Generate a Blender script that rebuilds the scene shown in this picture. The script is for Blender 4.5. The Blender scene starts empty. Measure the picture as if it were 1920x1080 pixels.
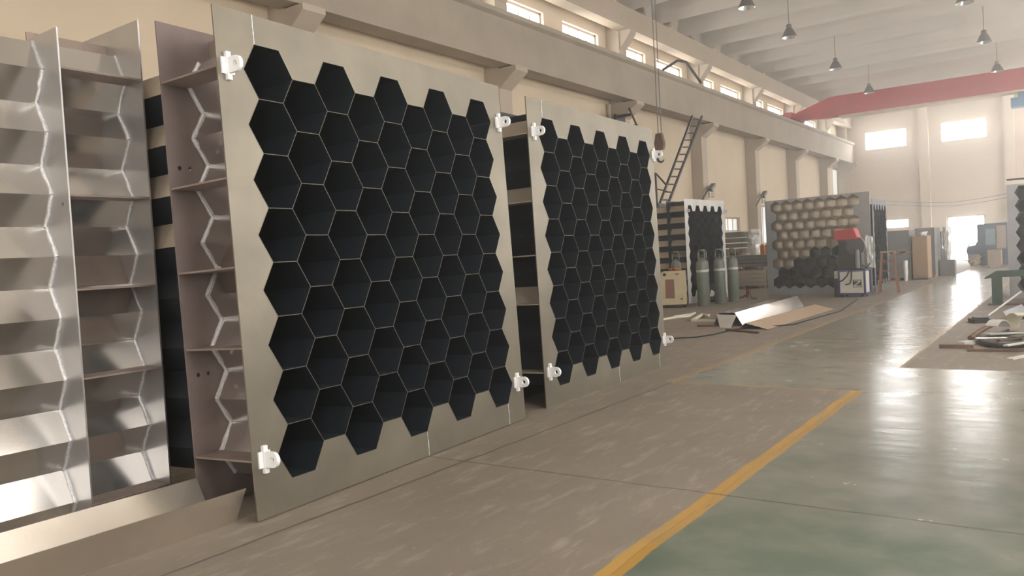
import bpy, bmesh, math, random
from mathutils import Vector, Matrix
random.seed(7)
SC = bpy.context.scene
COL = SC.collection
PI = math.pi
SQ3 = math.sqrt(3)

# ------------------------------------------------------------------ camera, world, exposure
cd = bpy.data.cameras.new('camera')
cam = bpy.data.objects.new('camera', cd)
COL.objects.link(cam)
SC.camera = cam
cd.sensor_width = 36.0
cd.lens = 1485.1 / 1920 * 36.0
cd.clip_start = 0.05
cd.clip_end = 200
YAW, PITCH, ROLL = 0.6217, -0.0351, -0.0558
_cy, _sy, _cp, _sp = math.cos(YAW), math.sin(YAW), math.cos(PITCH), math.sin(PITCH)
_f = Vector((-_sy * _cp, _cy * _cp, _sp))
_r = Vector((_cy, _sy, 0))
_u = _r.cross(_f)
_r2 = _r * math.cos(ROLL) + _u * math.sin(ROLL)
_u2 = _u * math.cos(ROLL) - _r * math.sin(ROLL)
cam.matrix_world = Matrix(((_r2.x, _u2.x, -_f.x, 0), (_r2.y, _u2.y, -_f.y, 0), (_r2.z, _u2.z, -_f.z, 1.5), (0, 0, 0, 1)))

world = bpy.data.worlds.new('daylight')
SC.world = world
world.use_nodes = True
world.node_tree.nodes['Background'].inputs[0].default_value = (0.85, 0.92, 1.0, 1)
world.node_tree.nodes['Background'].inputs[1].default_value = 1.0

_wn = world.node_tree.nodes
_vs = _wn.new('ShaderNodeVolumeScatter')      # dusty air of the hall
_vs.inputs['Color'].default_value = (1.0, 0.97, 0.93, 1)
_vs.inputs['Density'].default_value = 0.0105
_vs.inputs['Anisotropy'].default_value = 0.7
world.node_tree.links.new(_vs.outputs[0], _wn['World Output'].inputs['Volume'])

SC.view_settings.view_transform = 'Standard'
SC.view_settings.look = 'None'
SC.view_settings.gamma = 1.0
SC.view_settings.use_curve_mapping = False
SC.view_settings.exposure = -0.15
SC.cycles.use_denoising = True
SC.cycles.max_bounces = 8
SC.cycles.diffuse_bounces = 4
SC.cycles.glossy_bounces = 5
SC.cycles.sample_clamp_indirect = 6.0

WIN_E = 13.5        # brightness of the daylight in the window panes


def area(name, loc, rot, sx, sy, power, color=(1, 0.95, 0.88)):
    l = bpy.data.lights.new(name, 'AREA')
    l.shape = 'RECTANGLE'
    l.size, l.size_y, l.energy, l.color = sx, sy, power, color
    o = bpy.data.objects.new(name, l)
    COL.objects.link(o)
    o.location = loc
    o.rotation_euler = rot
    return o


# added near fill, placed in an unseen gate opening behind the camera
area('gate_fill', (-4.5, -6.8, 2.6), (PI / 2, 0, 0), 7.0, 4.6, 420)

# ------------------------------------------------------------------ materials


def newmat(name):
    m = bpy.data.materials.new(name)
    m.use_nodes = True
    return m, m.node_tree.nodes, m.node_tree.links, m.node_tree.nodes['Principled BSDF']


def mat(name, color, rough=0.6, metal=0.0, var=0.12, scale=3.0, color2=None, bump=0.0, rvar=0.0, stretch=None, spec=0.5, coat=0.0):
    m, N, L, B = newmat(name)
    tc = N.new('ShaderNodeTexCoord')
    src = tc.outputs['Object']
    if stretch:
        mp = N.new('ShaderNodeMapping')
        mp.inputs['Scale'].default_value = stretch
        L.new(src, mp.inputs[0])
        src = mp.outputs[0]
    nz = N.new('ShaderNodeTexNoise')
    nz.inputs['Scale'].default_value = scale
    nz.inputs['Detail'].default_value = 5
    nz.inputs['Roughness'].default_value = 0.62
    L.new(src, nz.inputs['Vector'])
    cr = N.new('ShaderNodeValToRGB')
    c2 = color2 or tuple(c * (1 - 2.2 * var) for c in color)
    cr.color_ramp.elements[0].position = 0.3
    cr.color_ramp.elements[1].position = 0.68
    cr.color_ramp.elements[0].color = (*c2, 1)
    cr.color_ramp.elements[1].color = (*color, 1)
    L.new(nz.outputs[0], cr.inputs[0])
    L.new(cr.outputs[0], B.inputs['Base Color'])
    B.inputs['Roughness'].default_value = rough
    B.inputs['Metallic'].default_value = metal
    B.inputs['Specular IOR Level'].default_value = spec
    if coat:
        B.inputs['Coat Weight'].default_value = coat
    if rvar:
        mr = N.new('ShaderNodeMapRange')
        mr.inputs[3].default_value = max(0.03, rough - rvar)
        mr.inputs[4].default_value = min(1, rough + rvar)
        n2 = N.new('ShaderNodeTexNoise')
        n2.inputs['Scale'].default_value = scale * 1.7
        n2.inputs['Detail'].default_value = 3
        L.new(src, n2.inputs['Vector'])
        L.new(n2.outputs[0], mr.inputs[0])
        L.new(mr.outputs[0], B.inputs['Roughness'])
    if bump:
        bp = N.new('ShaderNodeBump')
        bp.inputs['Strength'].default_value = bump
        bp.inputs['Distance'].default_value = 0.02
        L.new(nz.outputs[0], bp.inputs['Height'])
        L.new(bp.outputs[0], B.inputs['Normal'])
    return m


def glow(name, color, strength):
    m, N, L, B = newmat(name)
    B.inputs['Base Color'].default_value = (0.02, 0.02, 0.02, 1)
    B.inputs['Roughness'].default_value = 0.2
    B.inputs['Emission Color'].default_value = (*color, 1)
    B.inputs['Emission Strength'].default_value = strength
    return m


M = {}
M['plaster'] = mat('plaster', (0.70, 0.58, 0.435), 0.92, var=0.06, scale=0.55, bump=0.25)
M['plaster_end'] = mat('plaster_end', (0.68, 0.56, 0.425), 0.92, var=0.05, scale=0.4)
M['concrete'] = mat('concrete', (0.40, 0.343, 0.272), 0.9, var=0.1, scale=0.9, bump=0.2)
M['column'] = mat('column', (0.50, 0.425, 0.34), 0.9, var=0.06, scale=0.8)
M['eave'] = mat('eave_concrete', (0.45, 0.37, 0.28), 0.9, var=0.06, scale=0.7)
M['ceiling'] = mat('ceiling_paint', (0.60, 0.555, 0.495), 0.85, var=0.05, scale=0.5)
M['pane'] = glow('window_daylight', (1.0, 0.96, 0.90), WIN_E)
M['pane_end'] = glow('end_window_daylight', (1.0, 0.98, 0.95), 40.0)
M['pane_soft'] = glow('curtain_daylight', (1.0, 0.95, 0.86), 1.3)
M['wframe'] = mat('window_frame', (0.55, 0.48, 0.4), 0.6)
M['black'] = mat('black_coating', (0.0175, 0.0225, 0.029), 0.45, var=0.12, scale=9, rvar=0.1, spec=0.4)
M['rim'] = mat('bare_edge', (0.11, 0.10, 0.085), 0.5, 0.4)
M['plate'] = mat('mill_plate', (0.225, 0.20, 0.158), 0.42, 0.55, var=0.16, scale=1.7, rvar=0.08, color2=(0.155, 0.141, 0.113))
M['plate_blue'] = mat('plate_grey', (0.44, 0.45, 0.47), 0.5, 0.5, var=0.1, scale=2.0)
M['plate_white'] = mat('plate_primed', (0.72, 0.71, 0.68), 0.55, 0.15, var=0.12, scale=1.5)
M['galv'] = mat('bare_sheet', (0.84, 0.82, 0.79), 0.17, 0.97, var=0.05, scale=1.3, rvar=0.05)
M['galvfin'] = mat('bare_plate', (0.66, 0.66, 0.675), 0.33, 0.9, var=0.08, scale=1.6, rvar=0.05)
M['brown'] = mat('oxide_plate', (0.20, 0.155, 0.145), 0.5, 0.25, var=0.15, scale=2.2, rvar=0.1)
M['rib'] = mat('oxide_rib', (0.27, 0.205, 0.175), 0.55, 0.2, var=0.15, scale=5)
M['rib_tan'] = mat('tan_rib', (0.46, 0.39, 0.31), 0.5, 0.3, var=0.12, scale=4)
M['weld'] = mat('weld_metal', (0.82, 0.82, 0.84), 0.35, 0.6, var=0.15, scale=60, bump=0.4)
M['white'] = mat('white_primer', (0.86, 0.86, 0.87), 0.5, var=0.04, scale=12)
M['red'] = mat('crane_red', (0.45, 0.025, 0.022), 0.5, var=0.1, scale=1.5)
M['crane_tan'] = mat('crane_tan', (0.62, 0.48, 0.33), 0.6)
M['blue'] = mat('hoist_blue', (0.08, 0.25, 0.42), 0.5)
M['plate_dark'] = mat('plate_dark_grey', (0.10, 0.11, 0.12), 0.5, 0.3, var=0.1, scale=2)
M['tube_metal'] = mat('dull_tube_metal', (0.60, 0.54, 0.47), 0.24, 0.9, var=0.1, scale=2)
M['strip_tan'] = mat('tan_face', (0.50, 0.42, 0.33), 0.55, 0.2, var=0.1, scale=3)
M['darkmetal'] = mat('dark_steel', (0.05, 0.048, 0.046), 0.5, 0.4, scale=8)
M['lampcap'] = mat('lamp_grey', (0.16, 0.15, 0.14), 0.5, 0.3)
M['lampin'] = mat('lamp_reflector', (0.8, 0.8, 0.78), 0.25, 0.6)
M['rust'] = mat('rusty_steel', (0.20, 0.12, 0.085), 0.7, 0.3, var=0.2, scale=10)
M['cream'] = mat('cream_enamel', (0.58, 0.49, 0.31), 0.5, var=0.08, scale=6)
M['creamred'] = mat('red_brown_label', (0.27, 0.13, 0.10), 0.6)
M['cyl'] = mat('cylinder_green', (0.19, 0.21, 0.175), 0.45, 0.1, var=0.15, scale=6)
M['cylband'] = mat('cylinder_band', (0.62, 0.62, 0.57), 0.6)
M['cylmark'] = mat('cylinder_stencil', (0.06, 0.22, 0.09), 0.6)
M['greenp'] = mat('green_paint', (0.045, 0.085, 0.065), 0.5, var=0.15, scale=5)
M['weldwhite'] = mat('machine_white', (0.70, 0.67, 0.60), 0.5, var=0.05, scale=6)
M['navy'] = mat('navy_frame', (0.03, 0.045, 0.17), 0.45)
M['redflag'] = mat('red_cover', (0.50, 0.05, 0.05), 0.6)
M['rubber'] = mat('rubber', (0.018, 0.018, 0.018), 0.7)
M['orange'] = mat('orange_barrel', (0.75, 0.30, 0.02), 0.5)
M['wood'] = mat('plywood', (0.40, 0.26, 0.15), 0.65, var=0.12, scale=3, stretch=(1, 1, 0.25))
M['woodr'] = mat('red_wood', (0.33, 0.15, 0.09), 0.65, var=0.15, scale=5)
M['crate'] = mat('grey_crate', (0.22, 0.22, 0.215), 0.7, var=0.1, scale=4)
M['plastic'] = mat('plastic_wrap', (0.78, 0.78, 0.77), 0.22, 0.0, var=0.05, scale=8, spec=0.8)
M['dblue'] = mat('machine_blue', (0.035, 0.065, 0.13), 0.45)
M['screen'] = mat('machine_glass', (0.22, 0.34, 0.36), 0.2)
M['tan'] = mat('tan_box', (0.42, 0.33, 0.25), 0.7)
M['paper'] = mat('pale_strap', (0.72, 0.68, 0.52), 0.7)
M['galvtan'] = mat('polished_sheet', (0.72, 0.66, 0.58), 0.22, 0.85, var=0.08, scale=2)

# ------------------------------------------------------------------ mesh helpers


class MB:
    def __init__(self):
        self.v, self.f, self.m = [], [], []

    def face(self, pts, mi=0):
        n = len(self.v)
        self.v += [tuple(p) for p in pts]
        self.f.append(tuple(range(n, n + len(pts))))
        self.m.append(mi)

    def grid(self, rings, mi=0, closed=True, caps=False):
        n = len(self.v)
        k = len(rings[0])
        for r in rings:
            self.v += [tuple(p) for p in r]
        for i in range(len(rings) - 1):
            for j in range(k if closed else k - 1):
                a, b = n + i * k + j, n + i * k + (j + 1) % k
                self.f.append((a, b, b + k, a + k))
                self.m.append(mi)
        if caps:
            self.f.append(tuple(n + j for j in reversed(range(k))))
            self.f.append(tuple(n + (len(rings) - 1) * k + j for j in range(k)))
            self.m += [mi, mi]
        return self

    def box(self, x0, x1, y0, y1, z0, z1, mi=0):
        r0 = [(x0, y0, z0), (x1, y0, z0), (x1, y1, z0), (x0, y1, z0)]
        r1 = [(x0, y0, z1), (x1, y0, z1), (x1, y1, z1), (x0, y1, z1)]
        return self.grid([r0, r1], mi, caps=True)

    def prism(self, poly, axis, a, b, mi=0):
        """poly: 2D outline; axis 'x','y','z' extruded from a to b"""
        def P(p, t):
            return {'x': (t, p[0], p[1]), 'y': (p[0], t, p[1]), 'z': (p[0], p[1], t)}[axis]
        return self.grid([[P(p, a) for p in poly], [P(p, b) for p in poly]], mi, caps=True)

    def tube(self, pts, r, seg=8, mi=0, caps=True):
        pts = [Vector(p) for p in pts]
        rs = r if isinstance(r, (list, tuple)) else [r] * len(pts)
        rings = []
        prev = None
        for i, p in enumerate(pts):
            t = (pts[min(i + 1, len(pts) - 1)] - pts[max(i - 1, 0)]).normalized()
            if prev is None:
                a = t.orthogonal().normalized()
            else:
                a = (prev - t * prev.dot(t))
                a = a.normalized() if a.length > 1e-6 else t.orthogonal().normalized()
            prev = a
            b = t.cross(a)
            rings.append([p + (a * math.cos(2 * PI * k / seg) + b * math.sin(2 * PI * k / seg)) * rs[i] for k in range(seg)])
        return self.grid(rings, mi, caps=caps)

    def lathe(self, prof, c=(0, 0, 0), seg=20, mi=0, caps=True):
        rings = [[(c[0] + r * math.cos(2 * PI * k / seg), c[1] + r * math.sin(2 * PI * k / seg), c[2] + z) for k in range(seg)] for r, z in prof]
        return self.grid(rings, mi, caps=caps)

    def build(self, name, mats, parent=None, smooth=False, bevel=0.0):
        me = bpy.data.meshes.new(name)
        me.from_pydata(self.v, [], self.f)
        for mm in (mats if isinstance(mats, (list, tuple)) else [mats]):
            me.materials.append(mm)
        me.polygons.foreach_set('material_index', self.m)
        bm = bmesh.new()
        bm.from_mesh(me)
        bmesh.ops.remove_doubles(bm, verts=bm.verts, dist=1e-5)
        bmesh.ops.recalc_face_normals(bm, faces=bm.faces)
        bm.to_mesh(me)
        bm.free()
        if smooth:
            me.polygons.foreach_set('use_smooth', [True] * len(me.polygons))
            me.set_sharp_from_angle(angle=0.7)
        o = bpy.data.objects.new(name, me)
        COL.objects.link(o)
        if parent:
            o.parent = parent
        if bevel:
            md = o.modifiers.new('bevel', 'BEVEL')
            md.width = bevel
            md.segments = 2
            md.limit_method = 'ANGLE'
        return o


def tag(o, label=None, cat=None, group=None, kind=None):
    if label: o['label'] = label
    if cat: o['category'] = cat
    if group: o['group'] = group
    if kind: o['kind'] = kind
    return o


def empty(name, loc, rz=0.0, label=None, cat=None, group=None):
    o = bpy.data.objects.new(name, None)
    COL.objects.link(o)
    o.location = loc
    o.rotation_euler = (0, 0, rz)
    return tag(o, label, cat, group)


def struct(o):
    o['kind'] = 'structure'
    return o


def copy_tree(o, parent=None):
    c = o.copy()
    COL.objects.link(c)
    c.parent = parent
    for ch in list(o.children):
        copy_tree(ch, c)
    return c


def lbl(o, text):
    o['label'] = text
    return o


# ------------------------------------------------------------------ floor
XL, XR, Y0, YE, ZC = -11.95, 1.75, -7.0, 52.5, 9.15


class NT:
    def __init__(self, N, L):
        self.N, self.L = N, L

    def m(self, op, a, b=None, c=None):
        n = self.N.new('ShaderNodeMath')
        n.operation = op
        for i, v in enumerate((a, b, c)):
            if v is None: continue
            if isinstance(v, (int, float)): n.inputs[i].default_value = v
            else: self.L.new(v, n.inputs[i])
        return n.outputs[0]

    def step(self, x, e, w=0.01):        # 0 below e, 1 above, soft over w
        n = self.N.new('ShaderNodeMapRange')
        n.inputs[1].default_value = e - w / 2
        n.inputs[2].default_value = e + w / 2
        self.L.new(x, n.inputs[0])
        return n.outputs[0]

    def band(self, x, a, b, w=0.012):
        return self.m('MULTIPLY', self.step(x, a, w), self.m('SUBTRACT', 1.0, self.step(x, b, w)))

    def mix(self, f, a, b):
        n = self.N.new('ShaderNodeMix')
        n.data_type = 'RGBA'
        if isinstance(f, (int, float)): n.inputs[0].default_value = f
        else: self.L.new(f, n.inputs[0])
        for k, v in ((6, a), (7, b)):
            if isinstance(v, tuple): n.inputs[k].default_value = (*v, 1)
            else: self.L.new(v, n.inputs[k])
        return n.outputs[2]

    def noise(self, vec, scale, detail=4, rough=0.6, stretch=None, rot=0.0):
        if stretch:
            mp = self.N.new('ShaderNodeMapping')
            mp.inputs['Scale'].default_value = stretch
            mp.inputs['Rotation'].default_value = (0, 0, rot)
            self.L.new(vec, mp.inputs[0])
            vec = mp.outputs[0]
        n = self.N.new('ShaderNodeTexNoise')
        n.inputs['Scale'].default_value = scale
        n.inputs['Detail'].default_value = detail
        n.inputs['Roughness'].default_value = rough
        self.L.new(vec, n.inputs['Vector'])
        return n.outputs[0]


def floor_material():
    m, N, L, B = newmat('workshop_floor')
    T = NT(N, L)
    tc = N.new('ShaderNodeTexCoord')
    V = tc.outputs['Object']
    sp = N.new('ShaderNodeSeparateXYZ')
    L.new(V, sp.inputs[0])
    x0, y0 = sp.outputs[0], sp.outputs[1]
    wob = T.m('MULTIPLY', T.m('SUBTRACT', T.noise(V, 2.3, 3), 0.5), 0.05)
    x, y = T.m('ADD', x0, wob), T.m('ADD', y0, wob)
    big = T.noise(V, 0.55, 4)
    mid = T.noise(V, 2.2, 5)
    scr = T.noise(V, 9, 6, 0.7, (1.0, 0.22, 1), 0.25)
    spk = T.noise(V, 24, 3, 0.6, (1.0, 0.4, 1), 0.3)
    # brown concrete
    conc = T.mix(T.step(big, 0.5, 0.4), (0.185, 0.153, 0.122), (0.235, 0.197, 0.160))
    conc = T.mix(T.m('MULTIPLY', T.step(scr, 0.60, 0.16), 0.5), conc, (0.40, 0.355, 0.30))
    conc = T.mix(T.m('MULTIPLY', T.step(spk, 0.70, 0.06), 0.6), conc, (0.42, 0.38, 0.32))
    conc = T.mix(T.m('MULTIPLY', T.step(mid, 0.62, 0.3), 0.3), conc, (0.125, 0.103, 0.083))
    # painted green and the worn grey aisle
    green = T.mix(T.step(big, 0.48, 0.35), (0.090, 0.128, 0.095), (0.135, 0.150, 0.118))
    grey = T.mix(T.step(big, 0.5, 0.35), (0.205, 0.20, 0.165), (0.26, 0.245, 0.205))
    wear = T.step(T.m('ADD', y0, T.m('MULTIPLY', T.m('SUBTRACT', big, 0.5), 5.0)), 6.2, 4.5)
    paint = T.mix(wear, green, grey)
    paint = T.mix(T.m('MULTIPLY', T.step(mid, 0.58, 0.35), 0.35), paint, (0.30, 0.285, 0.24))
    paint = T.mix(T.m('MULTIPLY', T.step(T.noise(V, 1.1, 6, 0.65, (1, 1.3, 1), 0.0), 0.62, 0.2), 0.2), paint, (0.12, 0.112, 0.092))
    # masks
    far = T.step(y, 8.38)
    near = T.m('SUBTRACT', 1.0, far)
    right = T.step(x, -1.83)
    aisle_far = T.m('MULTIPLY', far, T.m('MULTIPLY', T.step(x, -3.81, 0.04), T.m('SUBTRACT', 1.0, T.m('MULTIPLY', T.step(x, -1.72, 0.03), T.step(y, 10.05, 0.05)))))
    pm = T.m('MAXIMUM', T.m('MULTIPLY', near, right), aisle_far)
    colr = T.mix(pm, conc, paint)
    # yellow lines
    yel = T.mix(T.step(mid, 0.6, 0.2), (0.40, 0.235, 0.062), (0.33, 0.215, 0.085))
    l1 = T.m('MULTIPLY', T.band(x, -1.895, -1.775), T.m('SUBTRACT', 1.0, T.step(y, 8.42)))
    l1 = T.m('MULTIPLY', l1, T.m('SUBTRACT', 1.0, T.m('MULTIPLY', T.step(scr, 0.64, 0.05), 0.7)))
    l2 = T.m('MULTIPLY', T.m('MULTIPLY', T.band(y, 8.35, 8.41), T.band(x, -3.75, -1.85)), T.step(mid, 0.42, 0.2))
    l3 = T.m('MULTIPLY', T.m('MULTIPLY', T.band(x, -3.90, -3.76), far), T.step(mid, 0.40, 0.25))
    l4 = T.m('MULTIPLY', T.m('MULTIPLY', T.band(x, -1.80, -1.69), T.step(y, 10.0)), T.m('MULTIPLY', T.step(mid, 0.35, 0.3), 0.8))
    colr = T.mix(l1, colr, yel)
    colr = T.mix(T.m('MULTIPLY', l2, 0.8), colr, yel)
    colr = T.mix(T.m('MULTIPLY', l3, 0.65), colr, (0.35, 0.24, 0.11))
    colr = T.mix(T.m('MULTIPLY', l4, 0.7), colr, (0.40, 0.30, 0.20))
    # joints
    j = T.m('MULTIPLY', T.band(x, -3.83, -3.805), near)
    for yy in (4.58, 12.9, 17.1, -1.0, 21.3):
        j = T.m('MAXIMUM', j, T.band(y, yy, yy + 0.018))
    colr = T.mix(T.m('MULTIPLY', j, 0.75), colr, (0.06, 0.052, 0.045))
    L.new(colr, B.inputs['Base Color'])
    ro = T.m('ADD', T.m('MULTIPLY', T.step(mid, 0.5, 0.5), 0.15), 0.15)
    rc = T.m('ADD', T.m('MULTIPLY', mid, 0.25), 0.50)
    rr = N.new('ShaderNodeMix')
    L.new(pm, rr.inputs[0])
    L.new(rc, rr.inputs[2])
    L.new(ro, rr.inputs[3])
    L.new(rr.outputs[0], B.inputs['Roughness'])
    bp = N.new('ShaderNodeBump')
    bp.inputs['Strength'].default_value = 0.12
    bp.inputs['Distance'].default_value = 0.02
    rip = T.noise(V, 3.2, 3, 0.5, (0.45, 2.2, 1), 0.05)
    h = T.m('ADD', T.m('MULTIPLY', rip, T.m('ADD', T.m('MULTIPLY', pm, 0.9), 0.25)), T.m('MULTIPLY', scr, 0.25))
    L.new(h, bp.inputs['Height'])
    L.new(bp.outputs[0], B.inputs['Normal'])
    return m


b = MB()
b.box(XL - 0.3, XR + 0.3, Y0 - 0.3, YE + 0.3, -0.2, 0.0)
struct(b.build('floor', floor_material()))

# ------------------------------------------------------------------ walls with real openings


def wall(name, axis, c0, c1, u0, u1, z0, z1, holes, material):
    us = sorted({u0, u1, *[h[0] for h in holes], *[h[1] for h in holes]})
    zs = sorted({z0, z1, *[h[2] for h in holes], *[h[3] for h in holes]})

    def P(c, u, z):
        return (c, u, z) if axis == 'x' else (u, c, z)

    def solid(i, k):
        if not (0 <= i < len(us) - 1 and 0 <= k < len(zs) - 1): return False
        um, zm = (us[i] + us[i + 1]) / 2, (zs[k] + zs[k + 1]) / 2
        return not any(h[0] < um < h[1] and h[2] < zm < h[3] for h in holes)
    mb = MB()
    for i in range(len(us) - 1):
        for k in range(len(zs) - 1):
            if not solid(i, k): continue
            ua, ub, za, zb = us[i], us[i + 1], zs[k], zs[k + 1]
            for c in (c0, c1):
                mb.face([P(c, ua, za), P(c, ub, za), P(c, ub, zb), P(c, ua, zb)])
            if not solid(i - 1, k): mb.face([P(c0, ua, za), P(c1, ua, za), P(c1, ua, zb), P(c0, ua, zb)])
            if not solid(i + 1, k): mb.face([P(c0, ub, za), P(c1, ub, za), P(c1, ub, zb), P(c0, ub, zb)])
            if not solid(i, k - 1): mb.face([P(c0, ua, za), P(c0, ub, za), P(c1, ub, za), P(c1, ua, za)])
            if not solid(i, k + 1): mb.face([P(c0, ua, zb), P(c0, ub, zb), P(c1, ub, zb), P(c1, ua, zb)])
    return struct(mb.build(name, material))


HI = [(10.5, 12.7), (13.3, 15.6), (16.75, 18.9), (19.9, 22.0), (23.25, 25.3), (26.2, 28.4), (29.65, 31.6), (32.4, 34.75), (36.0, 37.9), (38.6, 41.0), (42.3, 44.2), (44.9, 47.1), (48.5, 50.5)]
NEARHI = [(-5.4, -3.2), (-2.4, -0.2), (1.0, 3.2), (4.0, 6.2), (7.3, 9.4)]
LOWL = [(32.25, 34.0, 2.2, 2.8), (36.9, 38.6, 1.6, 3.4), (50.6, 52.2, 3.6, 6.0)]
hl = [(a, c, 7.3, 8.33) for a, c in HI + NEARHI] + LOWL
HIR = [(a, c) for a, c in HI + NEARHI]
hr = [(a, c, 7.3, 8.33) for a, c in HIR]
LOWR_FILL = [(a, a + 2.6, 1.4, 5.4) for a in (-4.8, 1.6, 8.0, 14.4, 20.8, 27.2, 33.6, 40.0, 46.0)]  # unseen tall windows, sized to light the opposite wall under the girder
hr += LOWR_FILL
END = [(-10.42, -8.15, 7.0, 8.04), (-6.31, -4.04, 6.98, 8.05), (-2.2, 0.0, 6.98, 8.05), (-9.47, -8.20, 2.15, 2.65), (-6.2, -4.25, 0.0, 2.62)]
wall('wall_left', 'x', XL, XL - 0.3, Y0, YE, 0, 10.4, hl, M['plaster'])
wall('wall_right', 'x', XR, XR + 0.3, Y0, YE, 0, 10.4, hr, M['plaster'])
wall('wall_back', 'y', YE, YE + 0.3, XL - 0.3, XR + 0.3, 0, 10.4, END, M['plaster_end'])
wall('wall_front', 'y', Y0, Y0 - 0.3, XL - 0.3, XR + 0.3, 0, 10.4, [(-8.2, -1.0, 0.0, 5.0)], M['plaster'])

wn = [0]


def window(axis, c, inward, u0, u1, z0, z1, mull, fr=0.06, pane=None):
    """frame and glass set 0.14 m back in the opening; inward = +1/-1 along the axis"""
    wn[0] += 1
    mb, pb = MB(), MB()

    def B(bb, ua, ub, za, zb, d0, d1):
        ca, cb = sorted((c - inward * d0, c - inward * d1))
        if axis == 'x': bb.box(ca, cb, ua, ub, za, zb)
        else: bb.box(ua, ub, ca, cb, za, zb)
    B(mb, u0, u1, z0, z0 + fr, 0.10, 0.18)
    B(mb, u0, u1, z1 - fr, z1, 0.10, 0.18)
    B(mb, u0, u0 + fr, z0, z1, 0.10, 0.18)
    B(mb, u1 - fr, u1, z0, z1, 0.10, 0.18)
    for k in range(1, mull + 1):
        um = u0 + (u1 - u0) * k / (mull + 1)
        B(mb, um - 0.02, um + 0.02, z0, z1, 0.11, 0.17)
    w = struct(mb.build('window_%d' % wn[0], M['wframe']))
    B(pb, u0 + 0.02, u1 - 0.02, z0 + 0.02, z1 - 0.02, 0.135, 0.145)
    pb.build('pane', pane or M['pane'], w)
    return w


for a, c in HI + NEARHI:
    window('x', XL, 1, a, c, 7.3, 8.33, 3)
for a, c in HIR:
    window('x', XR, -1, a, c, 7.3, 8.33, 3)
for i, h in enumerate(LOWL):
    window('x', XL, 1, *h, 2 if i < 2 else 0, pane=M['pane_soft'])
for h in LOWR_FILL:
    window('x', XR, -1, *h, 3)  # added bright panes on the unseen side, for fill
for h in END[:4]:
    window('y', YE, -1, *h, 0, fr=0.03, pane=M['pane_end'])

# end door: bright transom over a translucent strip curtain
door = MB()
for (a, c, z0, z1) in ((-6.2, -6.12, 0, 2.62), (-4.33, -4.25, 0, 2.62), (-6.2, -4.25, 2.54, 2.62), (-6.2, -4.25, 1.93, 1.98)):
    door.box(a, c, YE + 0.10, YE + 0.2, z0, z1)
door = struct(door.build('door_1', M['wframe']))
pb = MB()
pb.box(-6.13, -4.32, YE + 0.13, YE + 0.15, 1.97, 2.55)
pb.build('transom_pane', M['pane_end'], door)
pb = MB()
for k in range(9):
    xa = -6.12 + k * 0.2
    pb.box(xa, xa + 0.19, YE + 0.12 + 0.012 * (k % 2), YE + 0.128 + 0.012 * (k % 2), 0.04, 1.94)
pb.build('strip_curtain', glow('strip_curtain', (1.0, 0.98, 0.93), 12.0), door)

# ------------------------------------------------------------------ columns, crane girder, eave beam, roof shells
CY = [-3.0, 3.4, 9.75, 16.25, 22.75, 29.15, 35.3, 41.5, 47.75]


def column(y, w=0.52):
    mb = MB()
    mb.box(XL, -11.5, y - w / 2, y + w / 2, 0, 9.0)
    mb.prism([(-11.5, 5.75), (-11.5, 6.23), (-10.98, 6.23), (-10.98, 6.12)], 'y', y - w / 2, y + w / 2)      # crane corbel
    mb.prism([(-11.5, 7.9), (-11.5, 8.46), (-11.12, 8.46), (-11.12, 8.36)], 'y', y - 0.2, y + 0.2)           # eave corbel
    return struct(mb.build('column', M['column']))


for y in CY:
    column(y)
mb = MB()
mb.box(XL, -11.45, YE - 0.55, YE, 0, 9.0)
mb.prism([(-11.5, 5.75), (-11.5, 6.3), (-10.9, 6.3), (-10.9, 6.2)], 'y', YE - 0.5, YE)
struct(mb.build('column', M['column']))

mb = MB()
prof = [(-11.62, 6.24), (-11.12, 6.24), (-11.12, 7.30), (-11.02, 7.36), (-11.02, 7.47), (-11.80, 7.47), (-11.80, 7.36), (-11.62, 7.30)]
mb.grid([[(p[0], Y0, p[1]) for p in prof], [(p[0], YE - 0.05, p[1] + 0.05) for p in prof]], caps=True)
struct(mb.build('crane_girder', M['concrete']))
mb = MB()
mb.prism([(-11.45, 7.47), (-11.37, 7.47), (-11.37, 7.6), (-11.45, 7.6)], 'y', Y0, YE - 0.3)
struct(mb.build('crane_rail', M['darkmetal']))
mb = MB()
mb.prism([(-11.55, 8.46), (-11.15, 8.46), (-11.15, 9.12), (-11.55, 9.12)], 'y', Y0, YE)
struct(mb.build('eave_beam', M['eave']))

# pilasters on the end wall
for i, xx in enumerate((-7.2, -2.95)):
    mb = MB()
    mb.box(xx - 0.25, xx + 0.25, YE - 0.35, YE, 0, 9.1)
    struct(mb.build('pilaster', M['plaster_end']))

# roof: barrel-shaped ribbed shells spanning the hall
mb = MB()
per, amp = 2.1, 0.95
n = int((YE + 0.4 - Y0) / per * 14)
pts = []
for i in range(n + 1):
    y = Y0 - 0.2 + (YE + 0.4 - Y0) * i / n
    ph = (y - 25.0) / per * PI
    pts.append((y, ZC - 0.03 + amp * abs(math.sin(ph)) ** 0.9))
# exact cusps
k0 = math.ceil((Y0 - 25.0) / per)
for k in range(k0, k0 + 32):
    y = 25.0 + k * per
    if Y0 < y < YE: pts.append((y, ZC - 0.03))
pts.sort()
mb.grid([[(-11.6, y, z) for y, z in pts], [(XR + 0.1, y, z) for y, z in pts]], closed=False)
mb.grid([[(-11.6, y, z + 0.25) for y, z in pts], [(XR + 0.1, y, z + 0.25) for y, z in pts]], closed=False)
struct(mb.build('ceiling', M['ceiling']))
mb = MB()
mb.box(XL - 0.3, XR + 0.3, Y0 - 0.3, YE + 0.3, 10.4, 10.5)
struct(mb.build('roof', M['ceiling']))

# ------------------------------------------------------------------ honeycomb units
HH = SQ3 / 2


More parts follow.
